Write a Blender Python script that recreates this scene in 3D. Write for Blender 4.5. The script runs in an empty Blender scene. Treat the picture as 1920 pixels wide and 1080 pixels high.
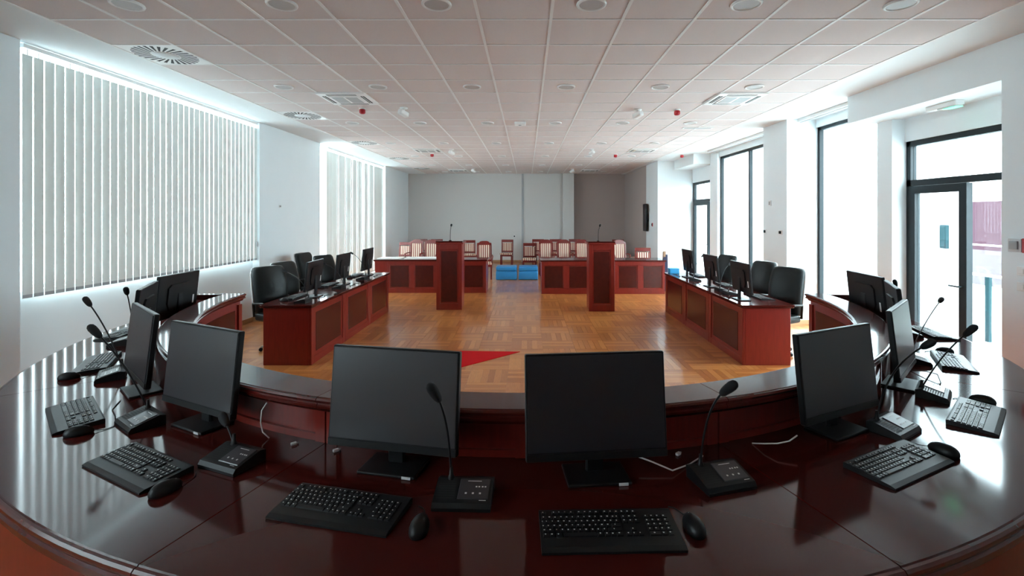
import bpy, bmesh, math, random
from mathutils import Vector, Matrix

random.seed(7)
S = bpy.context.scene
COL = S.collection
R = math.radians
PI = math.pi

# ------------------------------------------------------------------ camera
CAM_H = 1.876
cam_d = bpy.data.cameras.new('camera')
cam = bpy.data.objects.new('camera', cam_d)
COL.objects.link(cam)
cam.location = (0, 0, CAM_H)
cam.rotation_euler = (R(90), 0, 0)
cam_d.sensor_fit = 'HORIZONTAL'
cam_d.sensor_width = 36.0
cam_d.lens = 36.0 * 900 / 1920
cam_d.shift_x = -28 / 1920
cam_d.shift_y = -137 / 1920
cam_d.clip_start = 0.02
cam_d.clip_end = 300
S.camera = cam

# ------------------------------------------------------------------ world, light, exposure
w = bpy.data.worlds.new('overcast_sky')
S.world = w
w.use_nodes = True
bg = w.node_tree.nodes['Background']
bg.inputs[0].default_value = (0.76, 0.91, 1.0, 1)
bg.inputs[1].default_value = 7.0
S.view_settings.view_transform = 'Standard'
S.view_settings.look = 'None'
S.view_settings.gamma = 1
S.view_settings.use_curve_mapping = False
S.view_settings.exposure = 1.8
S.cycles.use_denoising = True
S.cycles.max_bounces = 10
S.cycles.diffuse_bounces = 6
S.cycles.glossy_bounces = 4
S.cycles.transparent_max_bounces = 12
S.cycles.caustics_reflective = False
S.cycles.caustics_refractive = False
S.cycles.sample_clamp_indirect = 8


def portal(name, loc, rot, sx, sy):
    l = bpy.data.lights.new(name, 'AREA')
    l.shape = 'RECTANGLE'
    l.size, l.size_y = sx, sy
    l.cycles.is_portal = True
    o = bpy.data.objects.new(name, l)
    COL.objects.link(o)
    o.location = loc
    o.rotation_euler = rot


# daylight portals in the window and door openings (they steer sky sampling and give no light of their own)
portal('sky_portal', (5.06, 5.4, 1.4), (0, R(90), 0), 2.8, 1.9)
portal('sky_portal', (5.06, 7.42, 1.7), (0, R(90), 0), 3.3, 1.6)
portal('sky_portal', (5.06, 10.7, 1.7), (0, R(90), 0), 3.3, 3.2)
portal('sky_portal', (5.06, 13.5, 1.4), (0, R(90), 0), 2.8, 1.2)
portal('sky_portal', (-5.0, -0.6, 2.3), (0, R(-90), 0), 2.3, 4.0)  # portal of the added window behind the viewer
portal('sky_portal', (-5.0, 6.47, 2.25), (0, R(-90), 0), 2.4, 3.9)
portal('sky_portal', (-5.0, 13.5, 1.75), (0, R(-90), 0), 3.4, 5.0)


# ------------------------------------------------------------------ materials
def nodes_of(name):
    m = bpy.data.materials.new(name)
    m.use_nodes = True
    nt = m.node_tree
    return m, nt, nt.nodes['Principled BSDF']


def mat(name, col, rough=0.5, metal=0.0, coat=0.0, spec=0.5, noise=0.0, nscale=20, bump=0.0, bscale=200, trans=0.0, emit=None, stretch=None):
    m, nt, b = nodes_of(name)
    b.inputs['Base Color'].default_value = (*col, 1)
    b.inputs['Roughness'].default_value = rough
    b.inputs['Metallic'].default_value = metal
    b.inputs['Coat Weight'].default_value = coat
    b.inputs['Coat Roughness'].default_value = 0.06
    b.inputs['Specular IOR Level'].default_value = spec
    tc = nt.nodes.new('ShaderNodeTexCoord')
    src = tc.outputs['Object']
    if stretch:
        mp = nt.nodes.new('ShaderNodeMapping')
        mp.inputs['Scale'].default_value = stretch
        nt.links.new(src, mp.inputs['Vector'])
        src = mp.outputs['Vector']
    nz = nt.nodes.new('ShaderNodeTexNoise')
    nz.inputs['Scale'].default_value = nscale
    nz.inputs['Detail'].default_value = 5
    nt.links.new(src, nz.inputs['Vector'])
    mx = nt.nodes.new('ShaderNodeMix')
    mx.data_type = 'RGBA'
    k = noise
    mx.inputs[6].default_value = (*[c * (1 - k) for c in col], 1)
    mx.inputs[7].default_value = (*[min(1, c * (1 + k)) for c in col], 1)
    nt.links.new(nz.outputs['Fac'], mx.inputs[0])
    nt.links.new(mx.outputs[2], b.inputs['Base Color'])
    if bump:
        n2 = nt.nodes.new('ShaderNodeTexNoise')
        n2.inputs['Scale'].default_value = bscale
        nt.links.new(tc.outputs['Object'], n2.inputs['Vector'])
        bp = nt.nodes.new('ShaderNodeBump')
        bp.inputs['Strength'].default_value = bump
        bp.inputs['Distance'].default_value = 0.002
        nt.links.new(n2.outputs['Fac'], bp.inputs['Height'])
        nt.links.new(bp.outputs['Normal'], b.inputs['Normal'])
    if emit:
        b.inputs['Emission Color'].default_value = (*emit[0], 1)
        b.inputs['Emission Strength'].default_value = emit[1]
    return m


def parquet(name, stretch):
    m, nt, b = nodes_of(name)
    b.inputs['Roughness'].default_value = 0.30
    b.inputs['Specular IOR Level'].default_value = 0.25
    b.inputs['Coat Weight'].default_value = 0.55
    b.inputs['Coat Roughness'].default_value = 0.09
    geo = nt.nodes.new('ShaderNodeNewGeometry')
    oi = nt.nodes.new('ShaderNodeObjectInfo')
    add = nt.nodes.new('ShaderNodeMath')
    add.operation = 'ADD'
    nt.links.new(geo.outputs['Random Per Island'], add.inputs[0])
    nt.links.new(oi.outputs['Random'], add.inputs[1])
    fr = nt.nodes.new('ShaderNodeMath')
    fr.operation = 'FRACT'
    nt.links.new(add.outputs[0], fr.inputs[0])
    cr = nt.nodes.new('ShaderNodeValToRGB')
    e = cr.color_ramp.elements
    e[0].position = 0.0
    e[0].color = (0.36, 0.108, 0.025, 1)
    e[1].position = 1.0
    e[1].color = (0.57, 0.225, 0.062, 1)
    mid = cr.color_ramp.elements.new(0.5)
    mid.color = (0.46, 0.16, 0.041, 1)
    nt.links.new(fr.outputs[0], cr.inputs[0])
    mp = nt.nodes.new('ShaderNodeMapping')
    mp.inputs['Scale'].default_value = stretch
    nt.links.new(geo.outputs['Position'], mp.inputs['Vector'])
    nz = nt.nodes.new('ShaderNodeTexNoise')
    nz.inputs['Scale'].default_value = 6
    nz.inputs['Detail'].default_value = 6
    nt.links.new(mp.outputs['Vector'], nz.inputs['Vector'])
    mx = nt.nodes.new('ShaderNodeMix')
    mx.data_type = 'RGBA'
    mx.blend_type = 'MULTIPLY'
    mx.inputs[0].default_value = 0.35
    c2 = nt.nodes.new('ShaderNodeValToRGB')
    c2.color_ramp.elements[0].position = 0.3
    c2.color_ramp.elements[0].color = (0.55, 0.42, 0.33, 1)
    c2.color_ramp.elements[1].position = 0.65
    nt.links.new(nz.outputs['Fac'], c2.inputs[0])
    nt.links.new(cr.outputs[0], mx.inputs[6])
    nt.links.new(c2.outputs[0], mx.inputs[7])
    nt.links.new(mx.outputs[2], b.inputs['Base Color'])
    return m


def glass(name, tint=(0.97, 1, 0.99)):
    m = bpy.data.materials.new(name)
    m.use_nodes = True
    nt = m.node_tree
    nt.nodes.clear()
    out = nt.nodes.new('ShaderNodeOutputMaterial')
    mx = nt.nodes.new('ShaderNodeMixShader')
    tr = nt.nodes.new('ShaderNodeBsdfTransparent')
    tr.inputs[0].default_value = (*tint, 1)
    gl = nt.nodes.new('ShaderNodeBsdfGlossy')
    gl.inputs['Roughness'].default_value = 0.02
    fz = nt.nodes.new('ShaderNodeFresnel')
    ge = nt.nodes.new('ShaderNodeNewGeometry')
    io = nt.nodes.new('ShaderNodeMix')          # same index from both faces of the thin pane
    io.inputs[2].default_value = 1.45
    io.inputs[3].default_value = 1 / 1.45
    nt.links.new(ge.outputs['Backfacing'], io.inputs[0])
    nt.links.new(io.outputs[0], fz.inputs['IOR'])
    nt.links.new(fz.outputs[0], mx.inputs[0])
    nt.links.new(tr.outputs[0], mx.inputs[1])
    nt.links.new(gl.outputs[0], mx.inputs[2])
    nt.links.new(mx.outputs[0], out.inputs[0])
    return m


def translucent(name, col, t=0.3):
    m = bpy.data.materials.new(name)
    m.use_nodes = True
    nt = m.node_tree
    nt.nodes.clear()
    out = nt.nodes.new('ShaderNodeOutputMaterial')
    mx = nt.nodes.new('ShaderNodeMixShader')
    mx.inputs[0].default_value = t
    d = nt.nodes.new('ShaderNodeBsdfDiffuse')
    tr = nt.nodes.new('ShaderNodeBsdfTranslucent')
    tc = nt.nodes.new('ShaderNodeTexCoord')
    nz = nt.nodes.new('ShaderNodeTexNoise')
    nz.inputs['Scale'].default_value = 90
    rp = nt.nodes.new('ShaderNodeMix')
    rp.data_type = 'RGBA'
    rp.inputs[6].default_value = (*[c * 0.93 for c in col], 1)
    rp.inputs[7].default_value = (*col, 1)
    nt.links.new(tc.outputs['Object'], nz.inputs['Vector'])
    nt.links.new(nz.outputs['Fac'], rp.inputs[0])
    nt.links.new(rp.outputs[2], d.inputs[0])
    nt.links.new(rp.outputs[2], tr.inputs[0])
    nt.links.new(d.outputs[0], mx.inputs[1])
    nt.links.new(tr.outputs[0], mx.inputs[2])
    nt.links.new(mx.outputs[0], out.inputs[0])
    return m


def striped(name):
    m, nt, b = nodes_of(name)
    b.inputs['Roughness'].default_value = 0.6
    tc = nt.nodes.new('ShaderNodeTexCoord')
    sp = nt.nodes.new('ShaderNodeSeparateXYZ')
    nt.links.new(tc.outputs['Object'], sp.inputs[0])
    a = nt.nodes.new('ShaderNodeMath')
    a.operation = 'MULTIPLY'
    a.inputs[1].default_value = 2 * PI / 0.062
    nt.links.new(sp.outputs[0], a.inputs[0])
    s = nt.nodes.new('ShaderNodeMath')
    s.operation = 'COSINE'
    nt.links.new(a.outputs[0], s.inputs[0])
    cr = nt.nodes.new('ShaderNodeValToRGB')
    cr.color_ramp.elements[0].position = 0.45
    cr.color_ramp.elements[0].color = (0.18, 0.02, 0.014, 1)
    cr.color_ramp.elements[1].position = 0.55
    cr.color_ramp.elements[1].color = (0.75, 0.6, 0.45, 1)
    m2 = nt.nodes.new('ShaderNodeMapRange')
    m2.inputs[1].default_value = -1
    nt.links.new(s.outputs[0], m2.inputs[0])
    nt.links.new(m2.outputs[0], cr.inputs[0])
    nt.links.new(cr.outputs[0], b.inputs['Base Color'])
    return m


M = {
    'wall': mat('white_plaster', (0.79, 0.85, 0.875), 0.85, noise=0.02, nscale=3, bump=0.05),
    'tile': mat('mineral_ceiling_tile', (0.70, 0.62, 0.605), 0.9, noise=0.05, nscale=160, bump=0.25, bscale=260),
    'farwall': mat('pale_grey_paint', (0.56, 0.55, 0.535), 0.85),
    'taupe': mat('taupe_wall_tone', (0.44, 0.375, 0.35), 0.85),  # darker and browner than the other walls, for the far corner
    'board': mat('white_plasterboard', (0.79, 0.825, 0.84), 0.85, noise=0.015, nscale=4),
    'runner': mat('white_ceiling_runner', (0.82, 0.81, 0.80), 0.5),
    'top': mat('polished_dark_mahogany', (0.058, 0.0085, 0.0065), 0.09, spec=0.30, noise=0.003, nscale=30),
    'body': mat('red_mahogany', (0.185, 0.0150, 0.009), 0.28, noise=0.3, nscale=9, stretch=(5, 5, 0.6)),
    'edge': mat('red_mahogany_edge', (0.085, 0.011, 0.008), 0.2, noise=0.2),
    'inset': mat('burl_mahogany_panel', (0.060, 0.0075, 0.005), 0.25, noise=0.45, nscale=13),
    'parqx': parquet('oak_parquet_crosswise', (1.5, 14, 1)),
    'parqy': parquet('oak_parquet_lengthwise', (14, 1.5, 1)),
    'base': mat('light_wood_skirting', (0.42, 0.24, 0.12), 0.45, noise=0.2, nscale=8),
    'black': mat('black_plastic', (0.007, 0.007, 0.008), 0.42, spec=0.28),
    'key': mat('black_key_plastic', (0.009, 0.009, 0.010), 0.4, spec=0.3),
    'screen': mat('dark_screen', (0.012, 0.011, 0.016), 0.34, spec=0.8),
    'legend': mat('white_print', (0.7, 0.7, 0.7), 0.6),
    'leather': mat('black_leather', (0.007, 0.009, 0.009), 0.42, spec=0.3, bump=0.2, bscale=90),
    'shell': mat('pale_grey_plastic', (0.55, 0.55, 0.55), 0.4),
    'chrome': mat('brushed_steel', (0.6, 0.6, 0.6), 0.28, metal=1),
    'foam': mat('black_foam', (0.008, 0.008, 0.010), 0.9, bump=0.5, bscale=500),
    'white': mat('white_plastic', (0.80, 0.80, 0.79), 0.4),
    'grey': mat('grey_plastic', (0.35, 0.36, 0.37), 0.5),
    'dark': mat('dark_opening', (0.012, 0.012, 0.013), 0.7),
    'red': mat('red_plastic', (0.45, 0.01, 0.02), 0.4),
    'carpet': mat('red_cloth', (0.44, 0.004, 0.006), 0.95, spec=0.1, noise=0.1, nscale=60, bump=0.2),
    'blue': mat('blue_vinyl', (0.02, 0.20, 0.46), 0.4, noise=0.1, nscale=5),
    'lblue': mat('light_blue_plastic', (0.05, 0.38, 0.72), 0.4),
    'navy': mat('navy_fabric', (0.012, 0.016, 0.05), 0.8, noise=0.2),
    'tan': mat('tan_wood', (0.28, 0.17, 0.10), 0.6, noise=0.2),
    'chairwood': mat('cherry_chair_wood', (0.15, 0.014, 0.010), 0.3, noise=0.25, nscale=12),
    'stripe': striped('striped_upholstery'),
    'anthracite': mat('anthracite_aluminium', (0.010, 0.017, 0.021), 0.5, spec=0.25),
    'glass': glass('clear_glass'),
    'slat': translucent('blind_fabric', (0.76, 0.78, 0.75), 0.055),
    'paper': mat('white_card', (0.75, 0.72, 0.68), 0.7),
    'mauve': mat('maroon_render', (0.055, 0.030, 0.038), 0.95, spec=0.0),
    'extwall': mat('white_render', (0.85, 0.87, 0.87), 0.9),
    'terrace': mat('pale_concrete', (0.62, 0.63, 0.62), 0.8, noise=0.08),
    'green': mat('green_exit_light', (0.1, 0.6, 0.3), 0.4, emit=((0.15, 1.0, 0.5), 0.8)),
    'teal': mat('teal_grey_metal', (0.018, 0.042, 0.048), 0.8, spec=0.05),
    'mirror': mat('downlight_reflector', (0.5, 0.49, 0.49), 0.5),
    'led': mat('mic_button_mark', (0.75, 0.75, 0.75), 0.5),
}


# ------------------------------------------------------------------ mesh helpers
class MB:
    def __init__(self):
        self.bm = bmesh.new()

    def box(self, x0, x1, y0, y1, z0, z1, b=0.0, seg=1):
        t = bmesh.new()
        bmesh.ops.create_cube(t, size=1)
        for v in t.verts:
            v.co = Vector(((x0 + x1) / 2 + v.co.x * (x1 - x0), (y0 + y1) / 2 + v.co.y * (y1 - y0), (z0 + z1) / 2 + v.co.z * (z1 - z0)))
        if b:
            bmesh.ops.bevel(t, geom=t.edges[:], offset=b, segments=seg, profile=0.5, affect='EDGES')
        return self.join(t)

    def join(self, t, mtx=None):
        if mtx is not None:
            bmesh.ops.transform(t, matrix=mtx, verts=t.verts)
        m = {}
        for v in t.verts:
            m[v] = self.bm.verts.new(v.co)
        for f in t.faces:
            try:
                nf = self.bm.faces.new([m[v] for v in f.verts])
                nf.smooth = f.smooth
            except ValueError:
                pass
        t.free()
        return self

    def poly(self, pts, faces):
        vs = [self.bm.verts.new(p) for p in pts]
        for f in faces:
            self.bm.faces.new([vs[i] for i in f])
        return self

    def prism(self, pts, axis, a0, a1):
        """extrude a 2D outline along axis ('x','y','z')"""
        def p3(u, v, a):
            return {'x': (a, u, v), 'y': (u, a, v), 'z': (u, v, a)}[axis]
        n = len(pts)
        v0 = [self.bm.verts.new(p3(u, v, a0)) for u, v in pts]
        v1 = [self.bm.verts.new(p3(u, v, a1)) for u, v in pts]
        self.bm.faces.new(v0[::-1])
        self.bm.faces.new(v1)
        for i in range(n):
            self.bm.faces.new([v0[i], v0[(i + 1) % n], v1[(i + 1) % n], v1[i]])
        return self

    def tube(self, pts, r, n=8, caps=True):
        pts = [Vector(p) for p in pts]
        rs = r if isinstance(r, (list, tuple)) else [r] * len(pts)
        up = Vector((0, 0, 1))
        rings = []
        prev = None
        for i, p in enumerate(pts):
            d = (pts[min(i + 1, len(pts) - 1)] - pts[max(i - 1, 0)]).normalized()
            if prev is None:
                a = d.cross(up)
                if a.length < 1e-3:
                    a = Vector((1, 0, 0))
            else:
                a = prev - d * prev.dot(d)
            a.normalize()
            prev = a
            c = d.cross(a)
            rings.append([self.bm.verts.new(p + (a * math.cos(2 * PI * k / n) + c * math.sin(2 * PI * k / n)) * rs[i]) for k in range(n)])
        for i in range(len(rings) - 1):
            for k in range(n):
                f = self.bm.faces.new([rings[i][k], rings[i][(k + 1) % n], rings[i + 1][(k + 1) % n], rings[i + 1][k]])
                f.smooth = True
        if caps:
            self.bm.faces.new(rings[0][::-1])
            self.bm.faces.new(rings[-1])
        return self

    def lathe(self, prof, c=(0, 0, 0), n=24, axis='z'):
        c = Vector(c)
        rings = []
        for r, z in prof:
            ring = []
            for k in range(n):
                a = 2 * PI * k / n
                q = (r * math.cos(a), r * math.sin(a), z)
                if axis == 'y':
                    q = (q[0], q[2], q[1])
                if axis == 'x':
                    q = (q[2], q[0], q[1])
                ring.append(self.bm.verts.new(c + Vector(q)))
            rings.append(ring)
        for i in range(len(rings) - 1):
            for k in range(n):
                f = self.bm.faces.new([rings[i][k], rings[i][(k + 1) % n], rings[i + 1][(k + 1) % n], rings[i + 1][k]])
                f.smooth = True
        self.bm.faces.new(rings[0][::-1])
        self.bm.faces.new(rings[-1])
        return self

    def ringsweep(self, prof, a0, a1, n):
        """closed (radius, z) outline swept round the council-ring centre, angles in degrees from the viewer side"""
        rings = []
        for i in range(n + 1):
            a = R(a0 + (a1 - a0) * i / n)
            rings.append([self.bm.verts.new((r * math.sin(a), -r * math.cos(a), z)) for r, z in prof])
        m = len(prof)
        for i in range(n):
            for k in range(m):
                self.bm.faces.new([rings[i][k], rings[i][(k + 1) % m], rings[i + 1][(k + 1) % m], rings[i + 1][k]])
        self.bm.faces.new(rings[0][::-1])
        self.bm.faces.new(rings[-1])
        return self

    def mesh(self, name, m, smooth=None):
        bmesh.ops.recalc_face_normals(self.bm, faces=self.bm.faces[:])
        me = bpy.data.meshes.new(name)
        self.bm.to_mesh(me)
        self.bm.free()
        me.materials.append(M[m] if isinstance(m, str) else m)
        if smooth:
            for p in me.polygons:
                p.use_smooth = True
            me.set_sharp_from_angle(angle=R(smooth))
        return me

    def build(self, name, m, parent=None, loc=(0, 0, 0), rot=(0, 0, 0), smooth=None):
        return link(name, self.mesh(name, m, smooth), parent, loc, rot)


def link(name, data, parent=None, loc=(0, 0, 0), rot=(0, 0, 0)):
    o = bpy.data.objects.new(name, data)
    COL.objects.link(o)
    o.location = loc
    o.rotation_euler = rot
    if parent is not None:
        o.parent = parent
    return o


def tag(o, label=None, cat=None, group=None, kind=None):
    if label:
        o['label'] = label
    if cat:
        o['category'] = cat
    if group:
        o['group'] = group
    if kind:
        o['kind'] = kind
    return o


def thing(name, label, cat, loc=(0, 0, 0), rz=0.0, group=None, kind=None):
    return tag(link(name, None, None, loc, (0, 0, rz)), label, cat, group, kind)


CACHE = {}


def cpart(key, name, m, make, parent, loc=(0, 0, 0), rot=(0, 0, 0), smooth=None):
    """a part whose mesh data is shared between alike pieces"""
    if key not in CACHE:
        b = MB()
        make(b)
        CACHE[key] = b.mesh(name, m, smooth)
    return link(name, CACHE[key], parent, loc, rot)


ORD = ['first', 'second', 'third', 'fourth', 'fifth', 'sixth', 'seventh', 'eighth']

# ------------------------------------------------------------------ structure
CEIL = 3.51
WL = -4.72          # room face of the left wall
WR = 4.45           # room face of the right piers and bulkheads
YB = 19.1           # back wall
Y0 = -3.6           # wall behind the viewer

# floor: slab with basket-weave parquet blocks
floor = MB().box(-5.1, 5.2, Y0 - .2, YB + .8, -0.12, -0.006).build('floor', 'parqx')
tag(floor, 'glossy honey-brown basket-weave parquet floor of the hall', 'floor', kind='structure')
BS = 0.45
NSTRIP = 6


def strips(b, ox, oy, along_x):
    s = BS / NSTRIP
    for i in range(NSTRIP):
        g = 0.0012
        if along_x:
            b.box(ox - BS / 2 + g, ox + BS / 2 - g, oy - BS / 2 + i * s + g, oy - BS / 2 + (i + 1) * s - g, -0.0065, 0)
        else:
            b.box(ox - BS / 2 + i * s + g, ox - BS / 2 + (i + 1) * s - g, oy - BS / 2 + g, oy + BS / 2 - g, -0.0065, 0)


cells = []
for i in range(-11, 12):
    for j in range(0, 43):
        x, y = i * BS, 0.2 + j * BS
        if x - BS / 2 < -5.0 or x + BS / 2 > 5.1 or y + BS / 2 > YB + .4:
            continue
        inside_ring = math.hypot(x, y - 4.97) < 2.9
        seen = (abs(x) < 3.0 and 4.9 < y < 12.2) or (inside_ring and y > 4.3)
        cells.append((not seen, y, i, j, x))
cells.sort()
rest = {True: MB(), False: MB()}
for n, (hid, y, i, j, x) in enumerate(cells):
    ax = (i + j) % 2 == 0
    if n < 300:
        cpart(('parq', ax), 'parquet_block', 'parqx' if ax else 'parqy', lambda b: strips(b, 0, 0, ax), floor, (x, y, 0))
    else:
        strips(rest[ax], x, y, ax)
tag(rest[True].build('parquet_blocks', 'parqx', floor), kind='stuff')
tag(rest[False].build('parquet_blocks', 'parqy', floor), kind='stuff')

# ceiling: slab, plasterboard borders, mineral tiles in a runner grid
ceil = MB().box(-5.1, 5.2, Y0 - .2, YB + .8, CEIL + .03, CEIL + .15).build('ceiling', 'board')
tag(ceil, 'suspended ceiling of square mineral tiles with white plaster borders', 'ceiling', kind='structure')
TX0, TX1 = -4.0, 3.8
TY0 = 3.42
MB().box(-5.1, TX0 - .005, Y0, YB + .6, CEIL, CEIL + .031).build('border_panel', 'board', ceil)
MB().box(TX1 + .005, 5.2, Y0, YB + .6, CEIL, CEIL + .031).build('border_panel', 'board', ceil)
LIGHT_X = [-3.1, -1.9, -.7, .5, 1.7, 2.9]
LIGHT_Y = [3.72 + 2.4 * k for k in range(7)]
VENTS = [(-3.7, 4.92), (-3.7, 7.92), (-3.7, 10.92), (-3.7, 13.92), (-3.7, 16.92)]
ACS = [(-2.5, 6.72), (2.9, 6.72), (-2.5, 12.12), (2.9, 12.12), (-2.5, 17.52), (2.3, 17.52)]
skip = {(round(x, 2), round(y, 2)) for x, y in VENTS + ACS}
far_tiles = MB()
ntile = 0
for r_ in range(26):
    for c_ in range(13):
        x, y = TX0 + .3 + .6 * c_, TY0 + .3 + .6 * r_
        if (round(x, 2), round(y, 2)) in skip:
            continue
        ntile += 1
        if ntile <= 298:
            cpart('tile', 'ceiling_tile', 'tile', lambda b: b.box(-.291, .291, -.291, .291, .004, .028, .003), ceil, (x, y, CEIL))
        else:
            far_tiles.box(x - .291, x + .291, y - .291, y + .291, CEIL + .004, CEIL + .028)
for r_ in range(-11, 0):
    for c_ in range(13):
        x, y = TX0 + .3 + .6 * c_, TY0 + .3 + .6 * r_
        far_tiles.box(x - .291, x + .291, y - .291, y + .291, CEIL + .004, CEIL + .028)
tag(far_tiles.build('ceiling_tiles', 'tile', ceil), kind='stuff')
for c_ in range(14):
    x = TX0 + .6 * c_
    MB().box(x - .012, x + .012, Y0, YB, CEIL - .003, CEIL + .03).build('runner', 'runner', ceil)
for r_ in range(0, 27):
    y = TY0 + .6 * r_
    MB().box(TX0, TX1, y - .010, y + .010, CEIL - .001, CEIL + .03).build('cross_runner', 'runner', ceil)


def structure(name, boxes, m, label, cat):
    b = MB()
    for q in boxes:
        b.box(*q)
    return tag(b.build(name, m), label, cat, kind='structure')


# left wall: two blinded windows and the added one behind the viewer
structure('wall_left', [
    (-5.1, WL, Y0 - .2, -2.6, 0, CEIL + .05), (-5.1, -4.84, -2.6, 1.4, 0, 1.14), (-5.1, -4.84, -2.6, 1.4, 3.50, CEIL + .05), (-5.1, WL, 1.4, 4.47, 0, CEIL + .05), (-5.1, -4.84, 4.47, 8.47, 0, 1.14), (-5.1, -4.84, 4.47, 4.58, 1.1, 3.5), (-5.1, -4.84, 8.42, 8.47, 1.1, 3.5), (-5.1, -4.84, 4.47, 8.47, 3.50, CEIL + .05),
    (-5.1, WL, 8.47, 10.95, 0, CEIL + .05), (-5.1, -4.84, 10.95, 16.0, 0, .06), (-5.1, -4.84, 10.95, 16.0, 3.50, CEIL + .05),
    (-5.1, WL, 16.0, YB + .5, 0, CEIL + .05)], 'wall', 'white plaster wall with the blinded windows', 'wall')
structure('wall_right', [
    (WR, 5.2, Y0 - .2, 4.5, 0, CEIL + .05),
    (WR, 5.2, 4.5, 6.66, 3.14, CEIL + .05), (5.0, 5.2, 4.5, 6.4, 2.84, 3.2),
    (4.83, 5.2, 6.35, 6.62, 0, 3.2),
    (4.95, 5.2, 6.62, 8.22, 3.37, CEIL + .05), (4.95, 5.2, 6.62, 8.22, 0, .04),
    (WR, 5.2, 8.22, 9.04, 0, CEIL + .05),
    (4.95, 5.2, 9.04, 12.35, 3.37, CEIL + .05), (4.95, 5.2, 9.04, 12.35, 0, .04),
    (4.9, 5.2, 12.35, 12.85, 0, CEIL + .05),
    (WR, 5.2, 12.82, 14.55, 3.24, CEIL + .05), (5.0, 5.2, 12.8, 14.55, 2.84, 3.3),
    (3.95, 5.2, 14.5, 15.9, 0, CEIL + .05), (4.1, 5.2, 15.9, YB + .5, 0, CEIL + .05)], 'wall', 'white plaster wall with glazed bays, piers and bulkheads', 'wall')
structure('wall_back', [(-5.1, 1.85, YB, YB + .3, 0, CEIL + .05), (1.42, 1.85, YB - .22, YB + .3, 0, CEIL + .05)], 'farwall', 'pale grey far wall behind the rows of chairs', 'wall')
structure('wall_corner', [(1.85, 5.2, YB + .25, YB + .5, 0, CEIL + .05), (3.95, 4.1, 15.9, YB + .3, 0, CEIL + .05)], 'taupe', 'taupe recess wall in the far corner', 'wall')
structure('wall_rear', [(-5.1, 5.2, Y0 - .2, Y0, 0, CEIL + .05)], 'wall', 'plain wall behind the viewer', 'wall')
structure('added_wainscot', [(-1.6, WR, Y0, Y0 + .04, 0, 1.5)], 'top', 'unseen dark wainscot added behind the viewer to darken the monitor reflections', 'added panelling')  # unseen, added so the front screens reflect something dark
structure('trim_1', [(-.21, -.13, YB - .035, YB + .01, 0, CEIL + .05)], 'grey', 'narrow grey vertical strip on the far wall', 'trim')
structure('baseboard_left', [(WL, WL + .015, 1.8, 4.47, 0, .08), (-4.84, -4.825, 4.47, 8.47, 0, .08), (-4.84, WL + .015, 8.455, 8.47, 0, .08), (WL, WL + .015, 8.47, 10.95, 0, .08),
                             (WL, WL + .015, 16.0, YB, 0, .08)], 'base', 'light wooden skirting under the blinds', 'baseboard')
structure('baseboard_back', [(WL, 1.42, YB - .015, YB, 0, .08), (1.85, 3.95, YB + .235, YB + .25, 0, .08)], 'base', 'light wooden skirting along the far wall', 'baseboard')
structure('baseboard_right', [(4.45, 4.95, 8.205, 8.22, 0, .08), (4.435, 4.45, 8.205, 9.04, 0, .08), (3.95, 5.0, 14.485, 14.5, 0, .08), (3.935, 3.95, 14.5, YB, 0, .08)], 'base',
          'light wooden skirting round the glazed side piers', 'baseboard')


# windows: frames are parts, every pane its own part
def window(name, x, y0, y1, z0, z1, label, mullions=(), rails=(), fw=.06, depth=.07, m='anthracite'):
    t = thing(name, label, 'window', kind='structure')
    b = MB()
    b.box(x, x + depth, y0, y0 + fw, z0, z1)
    b.box(x, x + depth, y1 - fw, y1, z0, z1)
    b.box(x, x + depth, y0, y1, z1 - fw, z1)
    b.box(x, x + depth, y0, y1, z0, z0 + fw)
    b.build('frame', m, t)
    ys = [y0 + fw / 2] + list(mullions) + [y1 - fw / 2]
    for y in mullions:
        MB().box(x, x + depth, y - fw / 2, y + fw / 2, z0 + fw, z1 - fw).build('mullion', m, t)
    zs = [z0 + fw / 2] + list(rails) + [z1 - fw / 2]
    for z in rails:
        MB().box(x, x + depth, y0 + fw, y1 - fw, z - fw / 2, z + fw / 2).build('transom', m, t)
    for i in range(len(ys) - 1):
        for k in range(len(zs) - 1):
            MB().box(x + depth / 2 - .005, x + depth / 2 + .005, ys[i] + fw / 2, ys[i + 1] - fw / 2, zs[k] + fw / 2, zs[k + 1] - fw / 2).build('pane', 'glass', t)
    return t


window('window_1', -4.98, 4.58, 8.42, 1.14, 3.535, 'wide window behind the large vertical blind', m='white', fw=.04)
window('window_2', -4.98, 10.95, 16.0, .06, 3.535, 'tall window behind the farther vertical blind', m='white', fw=.04)
window('added_window', -4.98, -2.6, 1.4, 1.14, 3.535, 'unseen blinded window added behind the viewer to light the front desk', m='white', fw=.04)  # out of view, added to give the front desk some light from behind
window('window_3', 4.98, 6.62, 8.22, .04, 3.37, 'full-height dark framed window next to the glazed door', fw=.055)
window('window_4', 4.98, 9.04, 12.35, .04, 3.37, 'full-height two-light window beyond the pier with sockets', (10.76,), fw=.06)


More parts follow.
